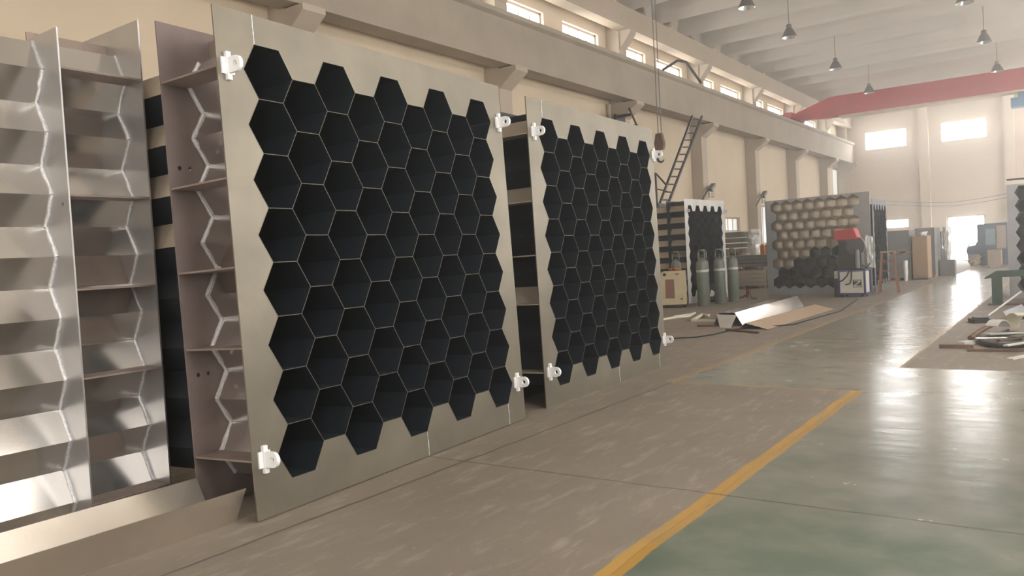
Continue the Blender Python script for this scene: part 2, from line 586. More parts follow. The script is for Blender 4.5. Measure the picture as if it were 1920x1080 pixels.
def hexpts(cx, cy, R, flat=True):
    o = 0 if flat else PI / 6
    return [(cx + R * math.cos(o + PI / 3 * k), cy + R * math.sin(o + PI / 3 * k)) for k in range(6)]


def lattice(s, cols, rows):
    out = []
    for c in range(cols):
        for k in range(rows if c % 2 == 0 else rows - 1):
            out.append((1.5 * s * c, 2 * HH * s * k + (HH * s if c % 2 else 0)))
    return out


def outline(cells, s, flat):
    cnt = {}
    seen = []

    def key(p):
        for q in seen:
            if abs(q[0] - p[0]) + abs(q[1] - p[1]) < 0.006: return q
        seen.append((p[0], p[1]))
        return seen[-1]
    for cx, cy in cells:
        h = hexpts(cx, cy, s, flat)
        for i in range(6):
            a, bb = key(h[i]), key(h[(i + 1) % 6])
            # snap
            e = frozenset((a, bb))
            cnt[e] = cnt.get(e, 0) + 1
    return [tuple(e) for e, n in cnt.items() if n == 1]


def snap_edges(edges):
    pts = []

    def S(p):
        for q in pts:
            if abs(q[0] - p[0]) + abs(q[1] - p[1]) < 0.006: return q
        pts.append(p)
        return p
    return [(S(a), S(c)) for a, c in edges]


def holed_plate(name, rect, edges, w0, w1, material, parent, circles=(), notch=None):
    """flat plate in local x,z with the honeycomb outline cut out, thickness along local y"""
    bm = bmesh.new()
    vs = {}

    def V(p):
        if p not in vs: vs[p] = bm.verts.new((p[0], -w0, p[1]))
        return vs[p]
    es = []

    def E(p, q):
        a, c = V(p), V(q)
        if a is not c:
            e = bm.edges.get((a, c)) or bm.edges.new((a, c))
            if e not in es: es.append(e)
    u0, u1, v0, v1 = rect
    cs = [(u0, v0), (u1, v0), (u1, v1), (u0, v1)]
    for i in range(4): E(cs[i], cs[(i + 1) % 4])
    for a, c in edges: E(a, c)
    for (cx, cy, r) in circles:
        ring = [(cx + r * math.cos(2 * PI * k / 12), cy + r * math.sin(2 * PI * k / 12)) for k in range(12)]
        for k in range(12): E(ring[k], ring[(k + 1) % 12])
    bmesh.ops.triangle_fill(bm, use_beauty=True, use_dissolve=False, edges=es)
    r = bmesh.ops.extrude_face_region(bm, geom=bm.faces[:])
    bmesh.ops.translate(bm, vec=(0, w0 - w1, 0), verts=[g for g in r['geom'] if isinstance(g, bmesh.types.BMVert)])
    bmesh.ops.recalc_face_normals(bm, faces=bm.faces)
    me = bpy.data.meshes.new(name)
    bm.to_mesh(me)
    bm.free()
    me.materials.append(material)
    o = bpy.data.objects.new(name, me)
    COL.objects.link(o)
    o.parent = parent
    return o


def lug_mesh():
    mb = MB()
    # cross strip on the plate, ear standing off it with an eye
    mb.box(-0.016, 0.016, -0.024, 0.0, -0.085, 0.085)
    mb.box(-0.045, -0.016, -0.012, 0.0, -0.05, 0.05)
    mb.box(0.016, 0.045, -0.012, 0.0, -0.05, 0.05)
    R, r, cw = 0.048, 0.019, -0.085
    t = 0.012
    seg = 24
    outer, inner = [], []
    for k in range(seg):
        a = 2 * PI * k / seg
        inner.append((cw + r * math.cos(a), r * math.sin(a)))
        if math.cos(a) <= 0: outer.append((cw + R * math.cos(a), R * math.sin(a)))
        else:
            sx = abs(math.sin(a)); cx_ = math.cos(a)
            q = min(0.085 / max(cx_, 1e-6), R / max(sx, 1e-6))
            outer.append((cw + q * cx_, q * math.sin(a)))
    for tt in (-t, t):
        n = len(mb.v)
        mb.v += [(tt, p[0], p[1]) for p in outer] + [(tt, p[0], p[1]) for p in inner]
        for k in range(seg):
            k2 = (k + 1) % seg
            mb.f.append((n + k, n + k2, n + seg + k2, n + seg + k)); mb.m.append(0)
    mb.grid([[(-t, p[0], p[1]) for p in outer], [(t, p[0], p[1]) for p in outer]])
    mb.grid([[(-t, p[0], p[1]) for p in inner], [(t, p[0], p[1]) for p in inner]])
    return mb


_lug = [None]


def unit(label, loc, rot, s=0.1983, cols=9, rows=8, rect=None, flat=True, depth=1.9, back=0.55,
         tube_in='black', tube_out='galv', tube_tail=None, plate='plate', flange='brown', rib='rib', lugs=(), fl_rect=None,
         ribs_v=(2.395, 1.72, 1.18, 0.69, 0.0), weld=True, holes=(), topribs=True, scale=None, weldw=0.011, rim='rim', mirror_side=True, seams=False, tan_rows=(), tan_span=None, closed=False, toprib=None, toph=None, dark_if=None):
    """a honeycomb pack of hexagonal tubes welded into a front plate and a rear flange.
    local axes: x across the front, z up, front face looks along -y"""
    cells = lattice(s, cols, rows)
    if not flat:
        cells = [(c[1], c[0]) for c in cells]
    root = empty('honeycomb_unit', loc, 0, label, 'honeycomb unit', 'honeycomb units')
    root.rotation_euler = rot
    if scale: root.scale = scale
    z0 = -rect[2]

    edges = snap_edges(outline([(c[0], c[1] + z0) for c in cells], s, flat))
    rc = (rect[0], rect[1], 0.0, rect[3] + z0)
    fp = holed_plate('front_plate', rc, edges, 0.0, -0.010, M[plate], root)
    fr = fl_rect or (rect[0], rect[1], 0.0, rect[3] + z0 - 0.02)
    if back:
        flo = holed_plate('rear_flange', fr, edges, -back, -back - 0.010, M[flange], root,
                    circles=[(h[0], h[1] + z0, h[2]) for h in holes])
    # tubes
    mb = MB()
    ho = hexpts(0, 0, s - 0.0004, flat)
    hi = hexpts(0, 0, s - 0.0028, flat)
    P = lambda h, w: [(p[0], -w, p[1]) for p in h]
    mb.grid([P(hi, 0.0015), P(hi, -depth)], 0)
    if tube_tail and back:
        mb.grid([P(ho, 0.0015), P(ho, -back)], 1)
        mb.grid([P(ho, -back), P(ho, -depth)], 3)
    else:
        mb.grid([P(ho, 0.0015), P(ho, -depth)], 1)
    mb.grid([P(ho, 0.0015), P(hi, 0.0015)], 2)
    mb.grid([P(ho, -depth), P(hi, -depth)], 2)
    proto = mb.build('hex_tube', [M[tube_in], M[tube_out], M[rim]] + ([M[tube_tail]] if tube_tail else []), root)
    dark = None
    cells = sorted(cells, key=lambda c: bool(dark_if and dark_if(c)))
    for i, c in enumerate(cells):
        o = proto
        if dark_if and dark_if(c):  # chosen tubes get the black inner colour instead
            if dark is None:
                dark = proto.copy()
                dark.data = proto.data.copy()
                dark.data.materials[0] = M['black']
                o = dark
            else:
                o = dark.copy()
            COL.objects.link(o)
            o.parent = root
        elif i:
            o = proto.copy()
            COL.objects.link(o)
            o.parent = root
        o.location = (c[0], 0, c[1] + z0)
    # stiffening ribs between plate and flange
    if back and flat:
        pitch = 2 * HH * s
        for v in ribs_v:
            dv = abs(((v + pitch / 2) % pitch) - pitch / 2)
            inside = -HH * s < v < (rows - 0.5) * pitch
            ue = -s + dv * 0.5 / HH if inside else 4 * s
            r = MB()
            r.box(rect[0] + 0.004, ue, 0.011, back - 0.001, v + z0 - 0.006, v + z0 + 0.006)
            r.build('rib', M[rib], root)
            if mirror_side:
                um = 1.5 * s * (cols - 1)
                r = MB()
                r.box(um - ue if inside else um - 4 * s, rect[1] - 0.004, 0.011, back - 0.001, v + z0 - 0.006, v + z0 + 0.006)
                r.build('rib', M[rib], root)
        if topribs:
            vt = (rows - 0.5) * pitch + z0
            for c in range(0, cols, 2):
                r = MB()
                r.box(1.5 * s * c - 0.006, 1.5 * s * c + 0.006, 0.011, back - 0.001, vt + 0.002, vt + toph if toph else max(min(rc[3], fr[3]) - 0.03, vt + 0.09))
                r.build('rib', M[toprib or rib], root)
    # weld bead where the tubes meet flange and plate at the side we see
    if back and weld and flat:
        for yy, rad, onto in ((back - 0.006, weldw, flo), (0.016, weldw * 0.8, fp), (back + 0.016, weldw, flo)):
            r = MB()
            prev = None
            pitch = 2 * HH * s
            pl = []
            for k in range(rows):
                zc = k * pitch + z0
                pl += [(-0.5 * s, zc - HH * s), (-s, zc)]
            pl.append((-0.5 * s, (rows - 1) * pitch + z0 + HH * s))
            for a, c in zip(pl[:-1], pl[1:]):
                m_ = 5
                pp, rr = [], []
                for q in range(m_ + 1):
                    t = q / m_
                    j = random.uniform(-0.003, 0.003)
                    pp.append((a[0] + (c[0] - a[0]) * t - 0.004 + j, yy + j, a[1] + (c[1] - a[1]) * t))
                    rr.append(rad * random.uniform(0.7, 1.25))
                r.tube(pp, rr, 6)
            r.build('weld_bead', M['weld'], onto, smooth=True)
    for k in tan_rows:        # tan strips along upper faces of the outer tubes
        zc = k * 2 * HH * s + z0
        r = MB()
        w0_, w1_ = tan_span or (0.012, back - 0.002)
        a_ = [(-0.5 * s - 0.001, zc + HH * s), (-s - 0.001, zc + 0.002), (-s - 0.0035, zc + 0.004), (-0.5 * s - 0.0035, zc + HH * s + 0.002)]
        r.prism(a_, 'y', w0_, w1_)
        r.build('tan_strip', M['strip_tan'], root)
    if closed:  # added sheet hides the bright hall behind the tube ends
        r = MB()
        us_ = [c[0] for c in cells]
        vs_ = [c[1] for c in cells]
        r.box(min(us_) - s, max(us_) + s, depth + 0.002, depth + 0.008, min(vs_) + z0 - s, max(vs_) + z0 + s)
        r.build('back_blank', M[tube_out], root)
    if seams:
        for (su, sa, sb) in ((-0.5 * s, (rows - 0.5) * 2 * HH * s + z0, rc[3]), (6.5 * s, 0.0, -HH * s + z0), (12.5 * s, 0.0, -HH * s + z0)):
            r = MB()
            nn = 8
            r.tube([(su + random.uniform(-0.002, 0.002), -0.001, sa + (sb - sa) * q / nn) for q in range(nn + 1)], [random.uniform(0.002, 0.005) for q in range(nn + 1)], 6)
            r.build('weld_seam', M['weld'], fp)
    for (lu, lv) in lugs:
        if _lug[0] is None:
            _lug[0] = lug_mesh().build('lifting_lug', M['white'], root)
            lbl(_lug[0], 'white lifting lug with an eye')
            o = _lug[0]
        else:
            o = _lug[0].copy()
            COL.objects.link(o)
            o.parent = root
        o.location = (lu, 0, lv + z0)
    return root


S1 = 0.1983
R1 = (-1.978 * S1, 13.92 * S1, -1.827 * S1, 13.92 * S1)
HOLES = [(-0.31, 1.86, 0.016), (-0.235, 1.86, 0.014), (-0.31, 0.52, 0.016), (-0.235, 0.52, 0.014)]
LUG1 = [(-1.62 * S1, 12.1 * S1), (13.62 * S1, 12.15 * S1), (-1.55 * S1, 0.0), (13.36 * S1, 0.0)]
# lattice origin (X, Y, Z), yaw and lean of each unit as measured
def unit_rot(yaw, lean): return (-lean, 0, PI / 2 + yaw)
def base_at(X, Y, Z, yaw, lean, drop):
    up = Vector((-math.sin(lean) * math.cos(yaw), -math.sin(lean) * math.sin(yaw), math.cos(lean)))
    p = Vector((X, Y, Z)) - up * drop
    return p


p = base_at(-4.1026, 3.3011, 0.3693, 0.0629, 0.032, 1.827 * S1)
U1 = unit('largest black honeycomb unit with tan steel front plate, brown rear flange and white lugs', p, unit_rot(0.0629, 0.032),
          rect=R1, lugs=LUG1, holes=HOLES, depth=1.3, seams=True, tube_tail='black', tan_rows=(7, 6, 5, 4), tan_span=(0.575, 1.29),
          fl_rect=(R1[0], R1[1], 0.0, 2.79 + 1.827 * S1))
S2 = S1
R2 = (-1.974 * S2, 13.58 * S2, -1.827 * S2, 13.906 * S2)
p = base_at(-4.3735, 6.9472, 0.3553, 0.0359, 0.0157, 1.827 * S2)
LUG2 = [(-1.45 * S2, 12.18 * S2), (13.55 * S2, 12.2 * S2), (-1.48 * S2, 0.0), (13.42 * S2, -0.05 * S2)]
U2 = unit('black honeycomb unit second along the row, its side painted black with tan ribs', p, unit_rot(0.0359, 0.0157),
          rect=R2, lugs=LUG2, tube_out='black', flange='black', rib='rib_tan', depth=1.5, weld=False, seams=True, tan_rows=(7, 5, 2), toprib='black', toph=0.09)
# unit at the frame's left edge, turned a quarter turn so that its bare corrugated side is towards the aisle
S3 = 0.2275
R3 = (-1.86 * S3, 13.9 * S3, -0.106, 3.20 - 0.06)
U3 = unit('bare silver honeycomb unit seen side-on, zigzag tube walls with bright weld seams', Vector((-5.08 - 1.86 * S3, 2.97, 0.0)), (0, 0, PI),
          s=S3, rect=R3, tube_out='galv', flange='galvfin', plate='galvfin', rib='rib', depth=1.75, back=0.53, weldw=0.013,
          ribs_v=(2.74, 1.95, 1.36, 0.80, 0.0), fl_rect=(R3[0], R3[1], 0.0, 3.09), holes=[(-1.5 * S3, 1.90, 0.014)])
# far units
def scaled_unit(label, X, Y, yaw, w, h, **k):
    return unit(label, Vector((X, Y, 0)), unit_rot(yaw, 0.0), scale=(w / (15.898 * S1), 1.0, h / (15.747 * S1)), rect=R1, **k)


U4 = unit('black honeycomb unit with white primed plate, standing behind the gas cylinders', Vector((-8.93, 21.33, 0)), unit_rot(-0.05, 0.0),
          scale=(0.855, 1, 0.945), rect=R1, plate='plate_white', tube_out='black', flange='black', rib='black', depth=1.45, weld=False, lugs=LUG1[:2], tan_rows=range(8), tan_span=(0.012, 1.44))
S5 = 0.191
R5 = (-0.345, 2.775, -0.36, 2.51)
U5 = unit('silver honeycomb unit with shiny unpainted tubes, behind the welding machine', Vector((-7.47, 24.45, 0)), (0, 0, -0.147),
          s=S5, rect=R5, flat=False, tube_in='tube_metal', tube_out='tube_metal', plate='plate_blue', rim='galv', closed=True, dark_if=lambda c: c[1] < 0.35 or (c[1] < 1.0 and c[0] > 0.9) or (c[1] < 0.75 and c[0] > 0.5), depth=0.45, back=0.0, weld=False)
U6 = unit('dark honeycomb unit half hidden behind the silver one, beside the step ladder', Vector((-4.80, 25.02, 0)), unit_rot(0.0, 0.0),
          scale=(0.66, 1, 0.865), rect=R1, plate='plate_dark', tube_out='black', flange='black', rib='black', depth=1.1, weld=False, topribs=False, closed=True)
U7 = unit('honeycomb unit with blue-grey plate, cut off by the photo edge beyond the green bench', Vector((-0.96, 21.1, 0)), (0, 0, 0.02),
          s=0.172, rect=(-0.32, 2.45, -0.30, 2.27), plate='plate_blue', tube_out='black', flange='black', rib='black', depth=1.2, weld=False, topribs=False, closed=True)

# ------------------------------------------------------------------ half-hexagon channels and sheets on the floor


def channel_mesh(s, L, t=0.004, inverted=False):
    a = s
    prof = [(-a, a * HH), (-a / 2, 0), (a / 2, 0), (a, a * HH)]
    inn = [(-a + t * 1.2, a * HH), (-a / 2 + t * 0.6, t), (a / 2 - t * 0.6, t), (a - t * 1.2, a * HH)]
    loop = prof + inn[::-1]
    if inverted: loop = [(x, a * HH - z) for x, z in loop]
    mb = MB()
    r0, r1 = [(x, 0, z) for x, z in loop], [(x, L, z) for x, z in loop]
    mb.grid([r0, r1])
    for r in (r0, r1):
        for i in range(3):
            mb.face([r[i], r[i + 1], r[7 - i - 1], r[7 - i]])
    return mb


o = channel_mesh(0.262, 1.80).build('sheet_channel', M['galvtan'])
o.location = (-4.36, 1.06, 0.0)
o.rotation_euler = (0, 0, -0.008)
tag(o, 'long half-hexagon sheet channel on the floor before the silver unit', 'sheet metal channel')

o = channel_mesh(0.30, 4.75, inverted=True).build('sheet_channel', M['galv'])
o.location = (-5.52, 14.75, 0.0)
o.rotation_euler = (0, 0, 0.035)
tag(o, 'grey upside-down sheet channel on the floor before the silver unit with the welder', 'sheet metal channel')
mb = MB()
mb.face([(0, 0, 0), (0.25, -0.1, 0), (0.34, 0.0, 0.24), (-0.10, 0.12, 0.24)])
mb.face([(0, 0.006, 0), (0.25, -0.094, 0), (0.34, 0.006, 0.24), (-0.10, 0.126, 0.24)])
mb.grid([[(0, 0, 0), (0.25, -0.1, 0), (0.34, 0.0, 0.24), (-0.10, 0.12, 0.24)], [(0, 0.006, 0), (0.25, -0.094, 0), (0.34, 0.006, 0.24), (-0.10, 0.126, 0.24)]])
o = mb.build('sheet_offcut', M['plate_white'])
o.location = (-5.58, 14.5, 0.0)
tag(o, 'small pale sheet offcut leaning on the near end of the grey channel', 'sheet metal')
mb = MB()
L_ = 4.4
a_, b_, c_ = (-0.22, 0.0), (-0.07, 0.11), (0.34, 0.0)
for (p0, p1) in ((a_, b_), (b_, c_)):
    mb.face([(p0[0], 0, p0[1]), (p1[0], 0, p1[1]), (p1[0], L_, p1[1]), (p0[0], L_, p0[1])])
o = mb.build('bent_sheet', mat('tan_sheet', (0.66, 0.50, 0.36), 0.35, 0.35, var=0.05))
sd = o.modifiers.new('thickness', 'SOLIDIFY')
sd.thickness = 0.005
o.location = (-4.91, 14.2, 0.004)
o.rotation_euler = (0, 0, -0.02)
tag(o, 'polished sheet bent to a low ridge, lying nearest the yellow aisle line', 'sheet metal')

# ------------------------------------------------------------------ overhead crane, hook, lamps
cr = empty('overhead_crane', (-11.0, 40.0, 7.5), 0, 'red overhead travelling crane bridging the hall', 'crane')


def rel(o, root):
    """geometry of o is given in world coordinates; put it under root"""
    o.parent = root
    o.matrix_parent_inverse = (Matrix.Translation(root.location) @ root.rotation_euler.to_matrix().to_4x4()).inverted()
    return o


mb = MB()
rings = []
for x, za, zb in ((-11.0, 7.66, 7.84), (-10.8, 7.50, 7.92), (-9.4, 7.44, 8.38), (XR - 0.75, 7.46, 8.34), (XR - 0.6, 7.6, 7.9)):
    rings.append([(x, 39.8, za), (x, 40.3, za), (x, 40.3, zb), (x, 39.8, zb)])
mb.grid(rings, caps=True)
rel(mb.build('bridge_girder', M['red']), cr)
mb = MB()
mb.box(-9.0, XR - 0.7, 39.72, 40.38, 7.36, 7.44)
rel(mb.build('lower_flange', M['crane_tan']), cr)
mb = MB()
mb.box(-11.3, -10.95, 38.9, 41.2, 7.56, 7.80)
rel(mb.build('end_carriage', M['red']), cr)
for yy in (39.2, 40.9):
    mb = MB()
    mb.tube([(-11.50, yy, 7.66), (-11.30, yy, 7.66)], 0.12, 16)
    rel(mb.build('wheel', M['darkmetal']), cr)
mb = MB()
mb.box(-2.15, -1.2, 39.75, 40.35, 6.75, 7.14)
mb.box(-1.9, -1.4, 39.95, 40.15, 7.05, 7.36)
rel(mb.build('hoist', M['blue']), cr)

hk = empty('hoist_hook', (-8.0, 17.5, 3.6), 0, 'crane hook block hanging on steel ropes beside the second black unit', 'crane hook')
for dx in (-0.03, 0.06):
    mb = MB()
    mb.tube([(-8.0 + dx, 17.5, 9.4), (-8.0 + dx * 0.9, 17.5, 4.1)], 0.012, 6)
    rel(mb.build('rope', M['lampcap']), hk)
mb = MB()
mb.prism([(-8.09, 3.92), (-7.91, 3.92), (-7.88, 4.05), (-7.93, 4.30), (-8.07, 4.30), (-8.12, 4.05)], 'y', 17.44, 17.56)
rel(mb.build('hook_block', M['rust']), hk)
mb = MB()
pp = [(-8.0, 17.5, 3.95), (-8.0, 17.5, 3.84)] + [(-7.985 + 0.085 * math.cos(t), 17.5, 3.72 + 0.095 * math.sin(t)) for t in [PI * 0.62 + k * PI * 1.25 / 10 for k in range(11)]]
mb.tube(pp, [0.02, 0.022] + [0.03] * 6 + [0.026, 0.024, 0.02, 0.015, 0.008], 8)
rel(mb.build('hook', M['darkmetal'], smooth=True), hk)

lamp_lbl = ['nearest of the pendant lamps over the hall, close above the photo top', 'conical pendant lamp over the hall, second in the wall-side row', 'conical pendant lamp, third in the wall-side row from the camera',
            'smallest and farthest pendant lamp in the wall-side row', 'pendant lamp partly cut by the photo top, in the other row', 'middle pendant lamp of the row away from the wall', 'farthest pendant lamp of the row away from the wall, above the crane']


def lamp(x, y, z, label):
    r = empty('pendant_lamp', (x, y, z), 0, label, 'pendant lamp', 'pendant lamps')
    q = MB()
    prof = [(0.245, 0.0), (0.235, 0.02), (0.17, 0.17), (0.115, 0.27), (0.085, 0.30), (0.085, 0.40), (0.05, 0.43), (0.0, 0.43)]
    q.lathe(prof, seg=20, caps=False)
    q.build('shade', M['lampcap'], r, smooth=True)
    q = MB()
    q.lathe([(0.238, 0.004), (0.16, 0.165), (0.10, 0.262), (0.0, 0.262)], seg=20, caps=False)
    q.build('reflector', M['lampin'], r, smooth=True)
    q = MB()
    q.tube([(0, 0, 0.42), (0, 0, ZC - 0.02 + 0.95 * abs(math.sin((y - 25.0) / 2.1 * PI)) ** 0.9 - z)], 0.012, 6)
    q.build('rod', M['lampcap'], r)
    q = MB()
    q.lathe([(0.0, 0.06), (0.045, 0.08), (0.055, 0.13), (0.03, 0.2), (0.03, 0.25)], seg=12)
    q.build('bulb', M['lampin'], r, smooth=True)
    return r


for (x, y, z), t in zip([(-7.5, 22.7, 8.30), (-7.5, 26.8, 8.26), (-7.5, 32.9, 8.22), (-7.5, 39.0, 8.14), (-2.5, 26.75, 8.2), (-2.5, 32.7, 8.2), (-2.5, 38.3, 8.08)], lamp_lbl):
    lamp(x, y, z, t)

# ------------------------------------------------------------------ ladder, floodlights, wall fittings
ld = empty('wall_ladder', (-10.9, 23.9, 0), 0, 'steep steel ladder climbing the side wall to the crane girder', 'ladder')
A0, A1 = Vector((-10.9, 23.62, 3.05)), Vector((-10.9, 26.66, 6.2))
B0, B1 = Vector((-10.9, 24.25, 3.05)), Vector((-10.9, 27.55, 6.3))
for a, c in ((A0, A1), (B0, B1)):
    mb = MB()
    mb.tube([a, c], 0.045, 4)
    rel(mb.build('rail', M['darkmetal']), ld)
for k in range(12):
    t = (k + 0.5) / 12
    mb = MB()
    mb.tube([A0.lerp(A1, t), B0.lerp(B1, t)], 0.026, 6)
    rel(mb.build('rung', M['darkmetal']), ld)
mb = MB()
mb.box(-11.5, -10.7, 23.1, 24.4, 2.93, 3.03)
rel(mb.build('landing', M['darkmetal']), ld)
mb = MB()
mb.tube([(-10.8, 23.2, 0), (-10.8, 23.2, 4.0), (-10.8, 23.95, 3.66)], 0.035, 6)
mb.tube([(-10.8, 23.2, 3.5), (-10.8, 24.0, 3.45)], 0.025, 6)
mb.tube([(-10.8, 24.25, 0), (-10.8, 24.25, 3.0)], 0.035, 6)
rel(mb.build('handrail', M['darkmetal']), ld)
mb = MB()
for k in range(2):
    mb.tube([(-10.95, 21.87 + 0.02 * k, 5.9), (-10.95, 22.42, 5.35)], 0.03, 6)
mb.box(-11.5, -10.93, 21.95, 22.05, 5.68, 5.76)
mb.box(-11.5, -10.93, 22.30, 22.40, 5.38, 5.46)
mb.box(-11.50, -11.40, 21.9, 22.49, 5.34, 5.80)
o = mb.build('cable_bracket', M['darkmetal'])
tag(o, 'small dark bracket fixed to the wall column above the second black unit', 'bracket')


def flood(y, z, label):
    r = empty('floodlight', (-11.3, y, z), 0, label, 'floodlight', 'wall floodlights')
    q = MB()
    q.tube([(-0.15, -0.45, -0.5), (0.0, -0.1, -0.05)], 0.03, 6)
    q.tube([(0.0, -0.1, -0.05), (0.0, -0.1, -0.4)], 0.02, 6)
    q.build('arm', M['darkmetal'], r)
    q = MB()
    q.prism([(-0.1, -0.06), (0.35, 0.16), (0.40, 0.06), (0.0, -0.16)], 'x', -0.08, 0.1)
    q.build('head', M['lampcap'], r)
    q = MB()
    for zz in (-0.40, -0.30, -0.20):
        q.lathe([(0.05, 0), (0.08, 0.03), (0.05, 0.06)], (0.06, 0.1, zz), 10)
    q.build('insulator', M['paper'], r, smooth=True)


flood(29.0, 3.85, 'floodlight on a wall arm above the white-plated black unit')
flood(35.2, 3.80, 'floodlight on a wall arm above the silver unit')

# festoon cable brace on the girder by the fourth high window
mb = MB()
mb.tube([(-11.0, 24.6, 7.5), (-10.9, 25.6, 7.95), (-10.85, 26.2, 8.0), (-10.9, 27.6, 7.5)], 0.045, 6)
o = mb.build('festoon_bracket', M['darkmetal'])
tag(o, 'dark bent festoon bracket on the crane girder before a high window', 'bracket')

# ------------------------------------------------------------------ gas cylinders and cream cabinet
def cylinder(x, y, label, r=0.145, h=1.22, first=[None]):
    if first[0] is None:
        root = empty('gas_cylinder', (0, 0, 0), 0, label, 'gas cylinder', 'gas cylinders')
        q = MB()
        q.lathe([(r * 0.9, 0.0), (r, 0.02), (r, h - 0.14), (r * 0.93, h - 0.06), (r * 0.7, h - 0.01), (0.055, h + 0.02), (0.055, h + 0.05), (0.0, h + 0.05)], seg=24)
        q.build('body', M['cyl'], root, smooth=True)
        q = MB()
        q.lathe([(r + 0.003, 0.90), (r + 0.003, 0.96)], seg=24, caps=False)
        q.build('band', M['cylband'], root)
        q = MB()
        for k, a0 in enumerate((0.33, 0.42, 0.51, 0.60, 0.69)):     # a column of faded stencil marks
            for (da, z0_, z1_) in ((-0.20, 0, 0.07), (0.16, 0, 0.07), (-0.02, 0.03, 0.04)):
                pa = -PI / 2 + 0.5 + da
                ring = lambda zz: [((r + 0.002) * math.cos(pa + e), (r + 0.002) * math.sin(pa + e), zz) for e in ((-0.05, 0.05) if abs(da) > 0.1 else (-0.16, 0.16))]
                q.grid([ring(a0 + z0_), ring(a0 + z1_)], closed=False)
        q.build('stencil', M['cylmark'], root)
        q = MB()
        q.lathe([(0.03, h + 0.05), (0.03, h + 0.14), (0.0, h + 0.14)], seg=10)
        q.tube([(-0.06, 0, h + 0.11), (0.06, 0, h + 0.11)], 0.02, 8)
        q.build('valve', M['darkmetal'], root)
        q = MB()
        for a in (0, PI):
            q.tube([(0.09 * math.cos(a), 0.09 * math.sin(a), h + 0.02), (0.10 * math.cos(a), 0.10 * math.sin(a), h + 0.2), (0.05 * math.cos(a), 0.05 * math.sin(a), h + 0.26)], 0.018, 6)
        q.lathe([(0.06, h + 0.24), (0.075, h + 0.26), (0.06, h + 0.28)], seg=14)
        q.build('valve_guard', M['cyl'], root)
        first[0] = root
        o = root
    else:
        o = copy_tree(first[0])
        o['label'] = label
    o.location = (x, y, 0)
    o.rotation_euler = (0, 0, random.uniform(-0.2, 0.2))
    return o


cylinder(-8.16, 20.1, 'grey-green gas cylinder beside the cream cabinet, before the white plate edge')
cylinder(-7.96, 20.85, 'grey-green gas cylinder in the middle, before the black honeycomb cells')
cylinder(-7.86, 21.6, 'grey-green gas cylinder nearest the bundled sheet stack')
cylinder(-9.12, 20.62, 'grey-green gas cylinder standing behind the cream cabinet')
cylinder(-8.26, 20.45, 'grey-green gas cylinder just behind the one beside the cream cabinet')

cb = empty('power_cabinet', (-8.72, 19.45, 0), 0.0, 'cream steel power cabinet with a red-brown panel', 'cabinet')
cb.rotation_euler = (0, 0, 0.35)
q = MB(); q.prism([(-0.33, 0.08), (0.33, 0.08), (0.33, 0.97), (-0.26, 0.97), (-0.33, 0.92)], 'y', 0.0, 0.6)
q.build('body', M['cream'], cb, bevel=0.012)
q = MB(); q.box(-0.19, 0.04, -0.008, 0.0, 0.26, 0.76)
q.build('panel', M['creamred'], cb)
q = MB(); q.tube([(-0.20, -0.02, 0.89), (-0.20, 0.01, 0.89)], 0.04, 12); q.build('knob', M['rubber'], cb)
q = MB(); q.box(0.08, 0.17, -0.012, 0.0, 0.88, 0.91); q.build('handle', M['darkmetal'], cb)
q = MB(); q.box(0.18, 0.25, -0.014, 0.0, 0.22, 0.25); q.build('latch', M['darkmetal'], cb)
for sx in (-0.27, 0.27):
    for sy in (0.06, 0.54):
        q = MB()
        q.box(sx - 0.04, sx + 0.04, sy - 0.04, sy + 0.04, 0, 0.08)
        q.build('foot', M['rubber'], cb)
q = MB()
q.tube([(-0.14, 0, 0.03), (-0.05, 0.06, 0.05), (0.05, -0.04, 0.06), (0.15, 0.03, 0.03), (0.05, 0.1, 0.03), (-0.1, 0.1, 0.02)], 0.028, 8)
o = q.build('orange_cable', mat('orange_rubber', (0.5, 0.12, 0.03), 0.6)); o.location = (-8.75, 19.65, 0.978)
tag(o, 'coil of orange cable on top of the cream cabinet', 'cable')

# ------------------------------------------------------------------ sheet bundles, plastic and barrels by the wall
def bundle(x, y, z, w, d, h, n, label, mt):
    r = empty('sheet_bundle', (x, y, z), 0, label, 'sheet bundle', 'wrapped sheet bundles')
    q = MB()
    for k in range(n):
        zz = 0.1 + (h - 0.1) * k / n
        j = random.uniform(-0.03, 0.03)
        q.box(-w / 2 + j, w / 2 + j, -d / 2, d / 2, zz, zz + (h - 0.1) / n * 0.82)
    q.build('sheets', mt, r)
    q = MB()
    for k in (-0.35, 0, 0.35):
        q.box(k * w - 0.05, k * w + 0.05, -d / 2, d / 2, 0, 0.1)
    q.build('bearer', M['wood'], r)
    q = MB()
    q.box(-w / 2 - 0.04, w / 2 + 0.04, -d / 2 - 0.03, d / 2 + 0.03, h * 0.985, h)
    q.build('top_sheet', M['plate_white'], r)
    return r


bundle(-9.85, 28.9, 0, 1.9, 1.5, 0.68, 4, 'lower sheet bundle stacked against the wall columns', M['galv'])
bundle(-9.85, 28.9, 0.682, 1.9, 1.5, 0.52, 3, 'second sheet bundle, resting on the lower one', M['crate'])
bundle(-10.35, 28.95, 1.204, 0.9, 1.2, 0.87, 4, 'top sheet bundle beneath the low three-pane window', M['crate'])


